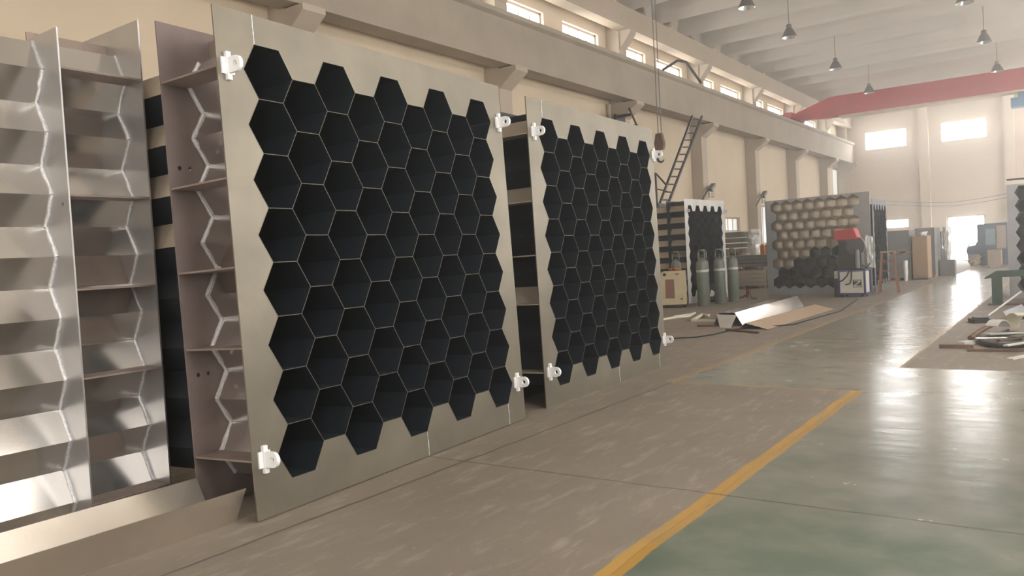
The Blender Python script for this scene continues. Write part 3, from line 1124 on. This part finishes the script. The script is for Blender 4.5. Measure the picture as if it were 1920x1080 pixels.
def crumple(name, label, loc, sx, sy, sz, mt, seed, cat='plastic sheeting'):
    rnd = random.Random(seed)
    q = MB()
    nu, nv = 12, 9
    rings = []
    for i in range(nv):
        t = i / (nv - 1)
        z = sz * t
        rr = (1 - 0.35 * t) * (0.25 + 0.75 * math.sin(PI * min(0.95, 0.2 + 0.72 * (1 - t * 0.6))))
        rings.append([(sx * rr * math.cos(2 * PI * k / nu) * rnd.uniform(0.75, 1.2), sy * rr * math.sin(2 * PI * k / nu) * rnd.uniform(0.75, 1.2), max(0, z + rnd.uniform(-0.05, 0.05) * (1 if 0 < i < nv - 1 else 0))) for k in range(nu)])
    q.grid(rings, caps=True)
    o = q.build(name, mt)
    o.location = loc
    return tag(o, label, cat)


crumple('plastic_sheeting', 'crumpled clear plastic piled on the sheet bundles', (-9.56, 28.62, 1.205), 0.34, 0.4, 0.92, M['plastic'], 3)
for (x, y, t) in ((-9.19, 28.35, 'orange canister half hidden by the crumpled plastic'), (-9.0, 28.3, 'orange canister on the bundle corner beside the silver unit edge')):
    q = MB()
    q.lathe([(0.075, 0), (0.08, 0.015), (0.08, 0.31), (0.07, 0.34), (0.03, 0.355), (0.03, 0.385), (0, 0.385)], seg=18)
    o = q.build('canister', M['orange'], smooth=True)
    o.location = (x, y, 1.204)
    tag(o, t, 'canister', 'orange canisters')
for k, (x, y, za, zb, t) in enumerate(((-11.85, 22.3, 0.0, 6.2, 'pale drainpipe on the side wall beside the column above the second black unit'),)):
    q = MB()
    q.tube([(x, y, za), (x, y, zb)], 0.055, 10)
    for zz in (1.0, 3.0, 5.0): q.box(XL + 0.002, x, y - 0.07, y + 0.07, zz, zz + 0.04)
    tag(q.build('drainpipe', M['column']), t, 'pipe')
q = MB()
prof = [(0.10, -0.07), (0.20, -0.08), (0.25, -0.04), (0.26, 0.0), (0.25, 0.04), (0.20, 0.08), (0.10, 0.07)]
rg = [[(r_ * math.cos(2 * PI * k / 24), w_, r_ * math.sin(2 * PI * k / 24)) for r_, w_ in prof] for k in range(25)]
q.grid(rg)
o = q.build('tyre', M['rubber'], smooth=True); o.location = (-8.42, 21.35, 0.262); o.rotation_euler = (-0.12, 0, 0.5)
tag(o, 'black tyre leaning against the white-plated unit between the gas cylinders', 'tyre')
q = MB(); q.prism([(-0.09, 0), (0.06, 0), (0.02, 0.42), (-0.11, 0.40)], 'y', -0.015, 0.015)
o = q.build('wooden_board', M['wood']); o.location = (-8.18, 21.78, 0.0); o.rotation_euler = (0.0, 0, 0.9)
tag(o, 'short wooden board standing beside the tyre', 'board')
r = empty('wire_basket', (-8.6, 27.9, 0), 0, 'small dark rod rack in front of the sheet bundles', 'rack')
q = MB()
for xx in (-0.3, -0.1, 0.1, 0.3): q.tube([(xx, -0.1, 0), (xx, -0.1, 0.62)], 0.015, 6)
q.tube([(-0.3, -0.1, 0.62), (0.3, -0.1, 0.62)], 0.015, 6); q.tube([(-0.3, -0.1, 0.3), (0.3, -0.1, 0.3)], 0.015, 6)
q.tube([(-0.3, -0.1, 0.1), (-0.3, 0.2, 0.02)], 0.015, 6); q.tube([(0.3, -0.1, 0.1), (0.3, 0.2, 0.02)], 0.015, 6)
q.build('rods', M['darkmetal'], r)
q = MB()
pp = [(-8.25 + 0.75 * t + 0.05 * math.sin(9 * t), 22.7 + 0.35 * math.sin(5 * t), 0.03 + (0.22 * math.sin(4 * PI * t) ** 2 if 0.2 < t < 0.75 else 0)) for t in [k / 24 for k in range(25)]]
q.tube(pp, 0.022, 8)
tag(q.build('red_hose', mat('hose_red', (0.22, 0.05, 0.04), 0.6), smooth=True), 'looped dark red hose on the floor by the sheet bundles', 'hose')

# ------------------------------------------------------------------ welding machine with wire feeder
w = empty('welding_machine', (-5.02, 22.62, 0), -0.05, 'white welding machine in a blue wheeled frame', 'welding machine')
q = MB(); q.box(-0.28, 0.36, 0.0, 0.55, 0.10, 0.68); q.build('body', M['weldwhite'], w, bevel=0.015)
q = MB()
for x in (-0.30, 0.36):
    for y in (-0.02, 0.55):
        q.box(x, x + 0.045, y, y + 0.04, 0.06, 0.74)
for z in (0.06, 0.70):
    for y in (-0.02, 0.55): q.box(-0.30, 0.405, y, y + 0.04, z, z + 0.045)
    for x in (-0.30, 0.36): q.box(x, x + 0.045, -0.02, 0.59, z, z + 0.045)
q.build('frame', M['navy'], w)
for x in (-0.22, 0.30):
    for y in (0.05, 0.5):
        q = MB(); q.tube([(x - 0.02, y, 0.05), (x + 0.02, y, 0.05)], 0.05, 14); q.build('caster', M['rubber'], w)
q = MB(); q.box(0.08, 0.30, -0.006, 0.0, 0.26, 0.46); q.build('badge', M['rubber'], w)
q = MB()      # the pale zigzag mark on the badge
for (p0, p1) in (((0.10, 0.43), (0.28, 0.43)), ((0.28, 0.43), (0.10, 0.29)), ((0.10, 0.29), (0.28, 0.29))):
    d = (Vector((p1[0], 0, p1[1])) - Vector((p0[0], 0, p0[1]))).normalized()
    nn = Vector((-d.z, 0, d.x)) * 0.013
    a, c = Vector((p0[0], -0.009, p0[1])), Vector((p1[0], -0.009, p1[1]))
    q.face([a - nn, c - nn, c + nn, a + nn])
q.build('badge_mark', M['weldwhite'], w)
q = MB(); q.tube([(0.0, -0.01, 0.72), (-0.04, -0.06, 0.58), (-0.16, -0.07, 0.46), (-0.27, -0.06, 0.42)], 0.018, 8); q.tube([(0.06, -0.01, 0.7), (0.07, -0.06, 0.5), (0.02, -0.07, 0.36), (-0.1, -0.06, 0.34)], 0.016, 8)
q.build('welding_cable', M['rubber'], w, smooth=True)

q = MB(); q.box(-5.46, -5.32, 22.75, 23.1, 0.0, 0.5); q.box(-5.45, -5.33, 22.77, 23.08, 0.5, 0.70, 1)
tag(q.build('coolant_tank', [M['darkmetal'], M['weldwhite']], bevel=0.008), 'narrow cooler box standing at the side of the welding machine', 'box')

wf = empty('wire_feeder', (-5.02, 22.85, 0.746), -0.05, 'black wire feeder with a red cover, standing on the welding machine', 'wire feeder')
q = MB(); q.prism([(-0.30, 0.0), (0.30, 0.0), (0.30, 0.42), (0.12, 0.72), (-0.28, 0.78), (-0.30, 0.3)], 'y', -0.12, 0.2); q.build('body', M['darkmetal'], wf, bevel=0.02)
q = MB(); q.tube([(0.18, -0.19, 0.62), (0.18, -0.05, 0.62)], 0.24, 22); q.build('spool', mat('spool_grey', (0.10, 0.10, 0.10), 0.5), wf, smooth=True)
q = MB(); q.prism([(-0.36, 0.80), (0.26, 0.80), (0.16, 1.10), (-0.36, 1.07)], 'y', -0.22, 0.18); q.build('cover', M['redflag'], wf, bevel=0.02)
q = MB(); q.lathe([(0.06, 0.02), (0.06, 0.48), (0.03, 0.52)], (0.22, -0.2, 0), 14); q.build('gas_bottle', M['crate'], wf, smooth=True)
q = MB(); q.tube([(0.3, -0.05, 0.1), (0.42, -0.08, 0.02), (0.5, -0.06, 0.14)], 0.018, 8); q.build('torch_cable', M['rubber'], wf, smooth=True)

# plastic film hanging on the silver unit's plate
q = MB()
rnd = random.Random(5)
rings = []
for i in range(8):
    z = 0.72 + 0.9 * i / 7
    rings.append([(-4.86 + 0.20 * k / 5 + (0.06 if i < 6 else 0.12) * (1 - i / 7), 23.93 - 0.02 - 0.05 * rnd.random(), z + rnd.uniform(-0.03, 0.03)) for k in range(6)])
q.grid(rings, closed=False)
tag(q.build('plastic_film', M['plastic']), 'crinkled pale film hanging on the silver plate behind the wire feeder', 'plastic film')

# step stool
st = empty('step_ladder', (-4.33, 24.15, 0), 0.1, 'reddish wooden step ladder beside the silver unit', 'step ladder')
for sx in (-1, 1):
    for sy in (-1, 1):
        q = MB(); q.tube([(sx * 0.24, sy * 0.28, 0), (sx * 0.15, sy * 0.05, 1.15)], 0.03, 4); q.build('leg', M['woodr'], st)
for z in (0.35, 0.62, 0.88):
    k = 1 - z / 1.25
    q = MB(); q.box(-0.21, 0.21, -0.06 - 0.22 * k, -0.02 - 0.16 * k, z - 0.015, z + 0.015); q.build('tread', M['woodr'], st)
q = MB(); q.box(-0.19, 0.19, -0.09, 0.09, 1.13, 1.17); q.build('top', M['tan'], st)

# ------------------------------------------------------------------ far end: crates, cabinet, forklift, machine
def crate(x0, x1, y0, y1, z0, h, label, mt='crate', n=5):
    r = empty('shipping_crate', ((x0 + x1) / 2, (y0 + y1) / 2, z0), 0, label, 'crate', 'grey crates')
    hw, hd = (x1 - x0) / 2, (y1 - y0) / 2
    q = MB(); q.box(-hw + 0.02, hw - 0.02, -hd + 0.02, hd - 0.02, 0.08, h - 0.02); q.build('panel', M[mt], r)
    q = MB()
    for k in range(n):
        z = 0.08 + (h - 0.1) * k / n
        q.box(-hw, hw, -hd, -hd + 0.02, z, z + (h - 0.1) / n - 0.02)
        q.box(hw - 0.02, hw, -hd, hd, z, z + (h - 0.1) / n - 0.02)
    q.build('slats', M[mt], r)
    q = MB()
    for k in (-0.8, 0, 0.8): q.box(k * hw - 0.05, k * hw + 0.05, -hd, hd, 0, 0.08)
    q.build('skid', M['wood'], r)
    return r


crate(-5.62, -4.85, 31.0, 32.3, 0, 0.95, 'lower grey crate beside the brown plywood cabinet')
crate(-5.62, -4.85, 31.0, 32.3, 0.952, 0.85, 'upper grey crate stacked beside the brown plywood cabinet')
crate(-4.95, -4.30, 32.9, 34.4, 0, 1.86, 'tall grey crate standing behind the brown plywood cabinet')
pc = empty('plywood_cabinet', (-4.55, 31.2, 0), 0, 'tall brown plywood cabinet at the aisle edge', 'cabinet')
q = MB(); q.box(-0.24, 0.24, 0, 0.9, 0.05, 1.55); q.build('body', M['wood'], pc)
q = MB(); q.box(-0.23, 0.23, -0.02, 0, 0.09, 1.52); q.build('door', M['wood'], pc)
q = MB(); q.box(-0.22, 0.22, 0.03, 0.87, 0, 0.05); q.build('plinth', M['darkmetal'], pc)
crumple('plastic_sheeting', 'crumpled plastic lying on top of the plywood cabinet', (-4.5, 31.6, 1.551), 0.2, 0.35, 0.14, M['plastic'], 9)
crumple('plastic_sheeting', 'narrow plastic-wrapped bundle standing before the grey crates', (-4.93, 30.6, 0.0), 0.10, 0.12, 0.72, M['plastic'], 12)
crumple('plastic_sheeting', 'tall plastic-wrapped pack behind the plywood cabinet', (-4.02, 34.0, 0.6), 0.2, 0.3, 1.25, M['plastic'], 15)
q = MB(); q.box(-4.27, -3.77, 33.75, 34.25, 0, 0.6)
tag(q.build('packing_box', M['crate']), 'dark box under the tall plastic-wrapped pack', 'box')

fk = empty('forklift', (-6.45, 49.6, 0), 0, 'dark forklift parked near the bright end door', 'forklift')
q = MB(); q.prism([(-0.50, 0.2), (0.50, 0.2), (0.50, 0.75), (0.2, 0.9), (-0.1, 1.05), (-0.50, 1.05)], 'y', 0, 1.8); q.build('body', M['dblue'], fk, bevel=0.04)
q = MB()
for x in (-0.46, 0.42):
    for y in (0.15, 1.5): q.tube([(x, y, 1.0), (x, y + 0.1, 1.72)], 0.03, 6)
q.box(-0.5, 0.48, 0.1, 1.65, 1.70, 1.76)
q.build('overhead_guard', M['darkmetal'], fk)
q = MB(); q.box(-0.22, 0.22, 0.75, 1.15, 1.0, 1.10); q.box(-0.22, 0.22, 1.1, 1.2, 1.1, 1.45); q.build('seat', M['rubber'], fk)
q = MB(); q.box(-0.35, -0.27, -0.14, -0.06, 0.05, 1.75); q.box(0.27, 0.35, -0.14, -0.06, 0.05, 1.75); q.box(-0.35, 0.35, -0.12, -0.08, 1.1, 1.2); q.build('mast', M['darkmetal'], fk)
for x in (-0.2, 0.14):
    q = MB(); q.box(x, x + 0.08, -0.95, -0.12, 0.05, 0.09); q.build('fork', M['darkmetal'], fk)
for x in (-0.5, 0.36):
    for y in (0.3, 1.45):
        q = MB(); q.tube([(x, y, 0.24), (x + 0.14, y, 0.24)], 0.24, 18); q.build('wheel', M['rubber'], fk)

mc = empty('control_machine', (-3.3, 44.0, 0), 0, 'dark blue machine with a glass window beside the bright end door', 'machine')
q = MB(); q.prism([(-0.62, 0.0), (0.62, 0.0), (0.62, 2.0), (-0.62, 1.97), (-0.62, 1.15), (-0.72, 0.98), (-1.05, 0.92), (-1.1, 0.72), (-1.0, 0.25), (-0.62, 0.1)], 'y', 0, 1.5); q.build('housing', M['dblue'], mc, bevel=0.03)
q = MB(); q.box(-0.28, 0.12, -0.015, 0.0, 0.95, 1.72); q.build('window', M['screen'], mc)
q = MB(); q.box(0.18, 0.55, -0.03, 0.0, 0.75, 1.85); q.build('control_panel', M['tan'], mc)
q = MB(); q.tube([(-1.05, -0.02, 0.85), (-0.98, -0.05, 1.02), (-0.66, -0.02, 1.08)], 0.025, 8); q.build('handrail', M['plastic'], mc)
crumple('cloth_sack', 'tan sack slumped against the dark blue machine', (-4.0, 43.35, 0), 0.38, 0.3, 0.55, M['tan'], 21, 'sack')
q = MB(); q.box(-0.28, 0.28, -0.25, 0.25, 0, 0.72)
o = q.build('cardboard_box', M['tan'], bevel=0.01); o.location = (-3.18, 43.4, 0.0)
tag(o, 'tan box on the floor under the machine window', 'box')
q = MB()
for k in range(4): q.box(-0.6, 0.6, -0.3 + 0.17 * k, -0.2 + 0.17 * k, 0.08, 0.1)
for xx in (-0.55, 0, 0.5): q.box(xx, xx + 0.08, -0.3, 0.32, 0, 0.08)
o = q.build('pallet', M['woodr']); o.location = (-2.75, 40.6, 0)
tag(o, 'low reddish pallet on the floor near the dark blue machine', 'pallet')

# wires slung across the end of the hall
for k, z in enumerate((3.42, 3.62)):
    q = MB()
    q.tube([(-9.2 + 7.4 * t / 12, 50.0, z - 0.28 * math.sin(PI * t / 12) + 0.25 * abs(t / 12 - 0.5)) for t in range(13)], 0.015, 6)
    tag(q.build('overhead_wire', M['darkmetal']), ['lower slack wire strung across the hall end', 'upper slack wire strung across the hall end'][k], 'wire', 'hall wires')

# ------------------------------------------------------------------ aisle-side clutter by the frame edge
gb = empty('green_bench', (-1.15, 19.4, 0), 0, 'dark green steel bench with a tapered horn, at the photo edge', 'steel bench')
q = MB(); q.grid([[(-0.47, -0.06, 0.55), (-0.47, 0.06, 0.55), (-0.47, 0.06, 0.57), (-0.47, -0.06, 0.57)],
                  [(-0.26, -0.13, 0.58), (-0.26, 0.13, 0.58), (-0.26, 0.13, 0.71), (-0.26, -0.13, 0.71)],
                  [(0.75, -0.15, 0.60), (0.75, 0.15, 0.60), (0.75, 0.15, 0.72), (0.75, -0.15, 0.72)]], caps=True)
q.build('top', M['greenp'], gb)
for x in (-0.34, 0.52):
    q = MB(); q.box(x, x + 0.18, -0.1, 0.1, 0.03, 0.60); q.build('leg', M['greenp'], gb)
q = MB(); q.box(-0.42, 0.72, -0.15, 0.15, 0, 0.03); q.build('base_plate', M['rust'], gb)

q = channel_mesh(0.20, 1.6)
o = q.build('steel_trough', M['plate_blue']); o.location = (-0.86, 15.6, 0.0); o.rotation_euler = (0, 0, -0.12)
tag(o, 'grey steel trough on the floor before the green bench', 'trough')
q = MB(); q.box(-0.14, 0.14, -0.16, 0.16, 0, 0.07); q.box(-0.1, 0.1, -0.1, 0.1, 0.07, 0.09)
o = q.build('steel_block', M['darkmetal']); o.location = (-1.38, 15.5, 0.0); o.rotation_euler = (0, 0, 0.4)
tag(o, 'dark flat steel block lying by the aisle line', 'steel block')
q = MB(); q.tube([(-1.35, 16.6, 0.02), (-0.95, 18.9, 0.30)], 0.018, 6)
tag(q.build('steel_rod', M['plate_white']), 'thin pale rod leaning on the green bench', 'rod')
# bent rusty pipe over the scrap pile
q = MB()
q.tube([(-1.27, 12.8, 0.04), (-1.16, 13.3, 0.11), (-1.0, 13.8, 0.18), (-0.7, 14.05, 0.22), (-0.35, 14.1, 0.23)], 0.036, 10)
tag(q.build('rusty_pipe', M['rust'], smooth=True), 'bent rusty pipe arching over the scrap pile', 'pipe')
q = MB()
pp = [(-0.80 + 0.34 * math.cos(t) , 12.75 + 0.75 * math.sin(t), 0.036) for t in [2 * PI * k / 28 for k in range(29)]]
q.tube(pp, 0.035, 8)
tag(q.build('steel_ring', M['darkmetal'], smooth=True), 'large dark oval steel ring lying in the scrap pile', 'ring')
specs = [(-0.86, 13.0, 0.08, 0.7, 0.16, 0.02, 0.9, 'plate_white', 'broad pale plate slanting across the oval ring'),
         (-0.92, 12.45, 0.075, 0.5, 0.12, 0.02, 0.3, 'galv', 'grey plate offcut at the front of the oval ring'),
         (-0.60, 12.62, 0.100, 0.8, 0.14, 0.02, 1.2, 'plate', 'tan plate offcut lying across the oval ring'),
         (-1.35, 11.95, 0.0, 0.4, 0.06, 0.05, 0.05, 'rust', 'short rusty bar at the near tip of the scrap pile'),
         (-1.27, 12.35, 0.0, 0.22, 0.12, 0.05, 1.0, 'plate_white', 'small pale lump at the tip of the scrap pile'),
         (-0.80, 12.78, 0.0, 0.3, 0.08, 0.04, 0.6, 'galv', 'short shiny offcut lying inside the oval ring'),
         (-0.93, 13.75, 0.0, 0.45, 0.05, 0.05, 1.4, 'darkmetal', 'short dark bar under the rusty pipe'),
         (-0.52, 11.85, 0.100, 0.95, 0.07, 0.02, 1.05, 'plate_white', 'long pale flat bar sticking out of the scrap pile, upper of two'),
         (-0.50, 11.35, 0.0, 0.9, 0.08, 0.02, 1.15, 'plate_white', 'long pale flat bar sticking out of the scrap pile, lower of two'),
         (-0.30, 13.40, 0.08, 0.6, 0.3, 0.02, 0.4, 'galv', 'wide grey sheet leaning behind the oval ring'),
         (-0.45, 14.45, 0.0, 0.9, 0.22, 0.02, 1.3, 'plate_blue', 'blue-grey sheet on the floor behind the rusty pipe'),
         (-0.85, 11.72, 0.0, 0.7, 0.1, 0.03, 0.12, 'rust', 'flat rusty strip along the front of the scrap pile')]
for (x, y, z, l, wd, th, a, mt, t) in specs:
    q = MB(); q.box(-l / 2, l / 2, -wd / 2, wd / 2, 0, th)
    o = q.build('steel_offcut', M[mt], bevel=0.004)
    o.location = (x, y, z)
    tl = 0.06 if z > 0 else 0.0
    o.rotation_euler = (random.uniform(-tl, tl), random.uniform(-tl, tl), a)
    tag(o, t, 'steel offcut', 'scrap offcuts')

def curled(name, label, loc, rz, r, w, a0, a1, mt):
    q = MB()
    n = 10
    o_ = [(r * math.cos(a0 + (a1 - a0) * k / n), r * math.sin(a0 + (a1 - a0) * k / n)) for k in range(n + 1)]
    i_ = [((r - 0.012) * math.cos(a0 + (a1 - a0) * k / n), (r - 0.012) * math.sin(a0 + (a1 - a0) * k / n)) for k in range(n + 1)]
    q.prism(o_ + i_[::-1], 'x', -w / 2, w / 2)
    o = q.build(name, M[mt], smooth=True)
    o.location = loc
    o.rotation_euler = (0, 0, rz)
    return tag(o, label, 'steel offcut', 'scrap offcuts')


curled('curled_sheet', 'pale curled sheet arching over the oval ring', (-0.66, 12.95, 0.085), 0.5, 0.30, 0.22, 0.25, 2.0, 'paper')
curled('curled_sheet', 'grey curled sheet at the inner end of the oval ring', (-0.92, 12.62, 0.10), -0.4, 0.22, 0.16, 0.5, 2.4, 'plate_white')

# small things on the floor before the cream cabinet
q = MB(); q.tube([(-7.45, 15.9, 0.015), (-7.3, 16.3, 0.03), (-7.15, 16.7, 0.02), (-7.2, 17.2, 0.05), (-7.35, 17.0, 0.02), (-7.4, 16.5, 0.03)], 0.03, 6)
tag(q.build('pale_strap', M['paper'], smooth=True), 'tangled pale strap on the floor before the cream cabinet', 'strap')
q = MB()
for a, c in (((-6.64, 15.68, 0.02), (-6.88, 16.9, 0.05)), ((-6.88, 16.9, 0.05), (-6.62, 16.6, 0.05)), ((-6.64, 15.68, 0.02), (-5.95, 15.6, 0.02))): q.tube([a, c], 0.035, 4)
tag(q.build('angle_frame', M['paper']), 'pale bent angle frame on the floor beside the grey channel', 'frame')
q = MB(); q.box(-6.08, -5.75, 14.6, 14.72, 0, 0.03)
tag(q.build('dark_bar', M['rust']), 'short dark bar on the floor before the pale angle frame', 'bar')
q = MB(); q.tube([(-5.25, 13.95, 0.02), (-4.50, 13.5, 0.02)], 0.02, 6)
tag(q.build('steel_pipe', M['rust']), 'thin dark pipe on the floor before the bent sheet', 'pipe')
q = MB(); q.tube([(-5.75, 12.5, 0.012), (-5.35, 12.75, 0.012), (-5.2, 13.2, 0.012), (-5.15, 14.05, 0.012), (-4.35, 15.0, 0.012), (-4.2, 18.0, 0.012), (-4.6, 21.5, 0.012)], 0.013, 6)
tag(q.build('floor_cable', M['rubber'], smooth=True), 'black cable trailing on the floor past the bent sheet', 'cable')
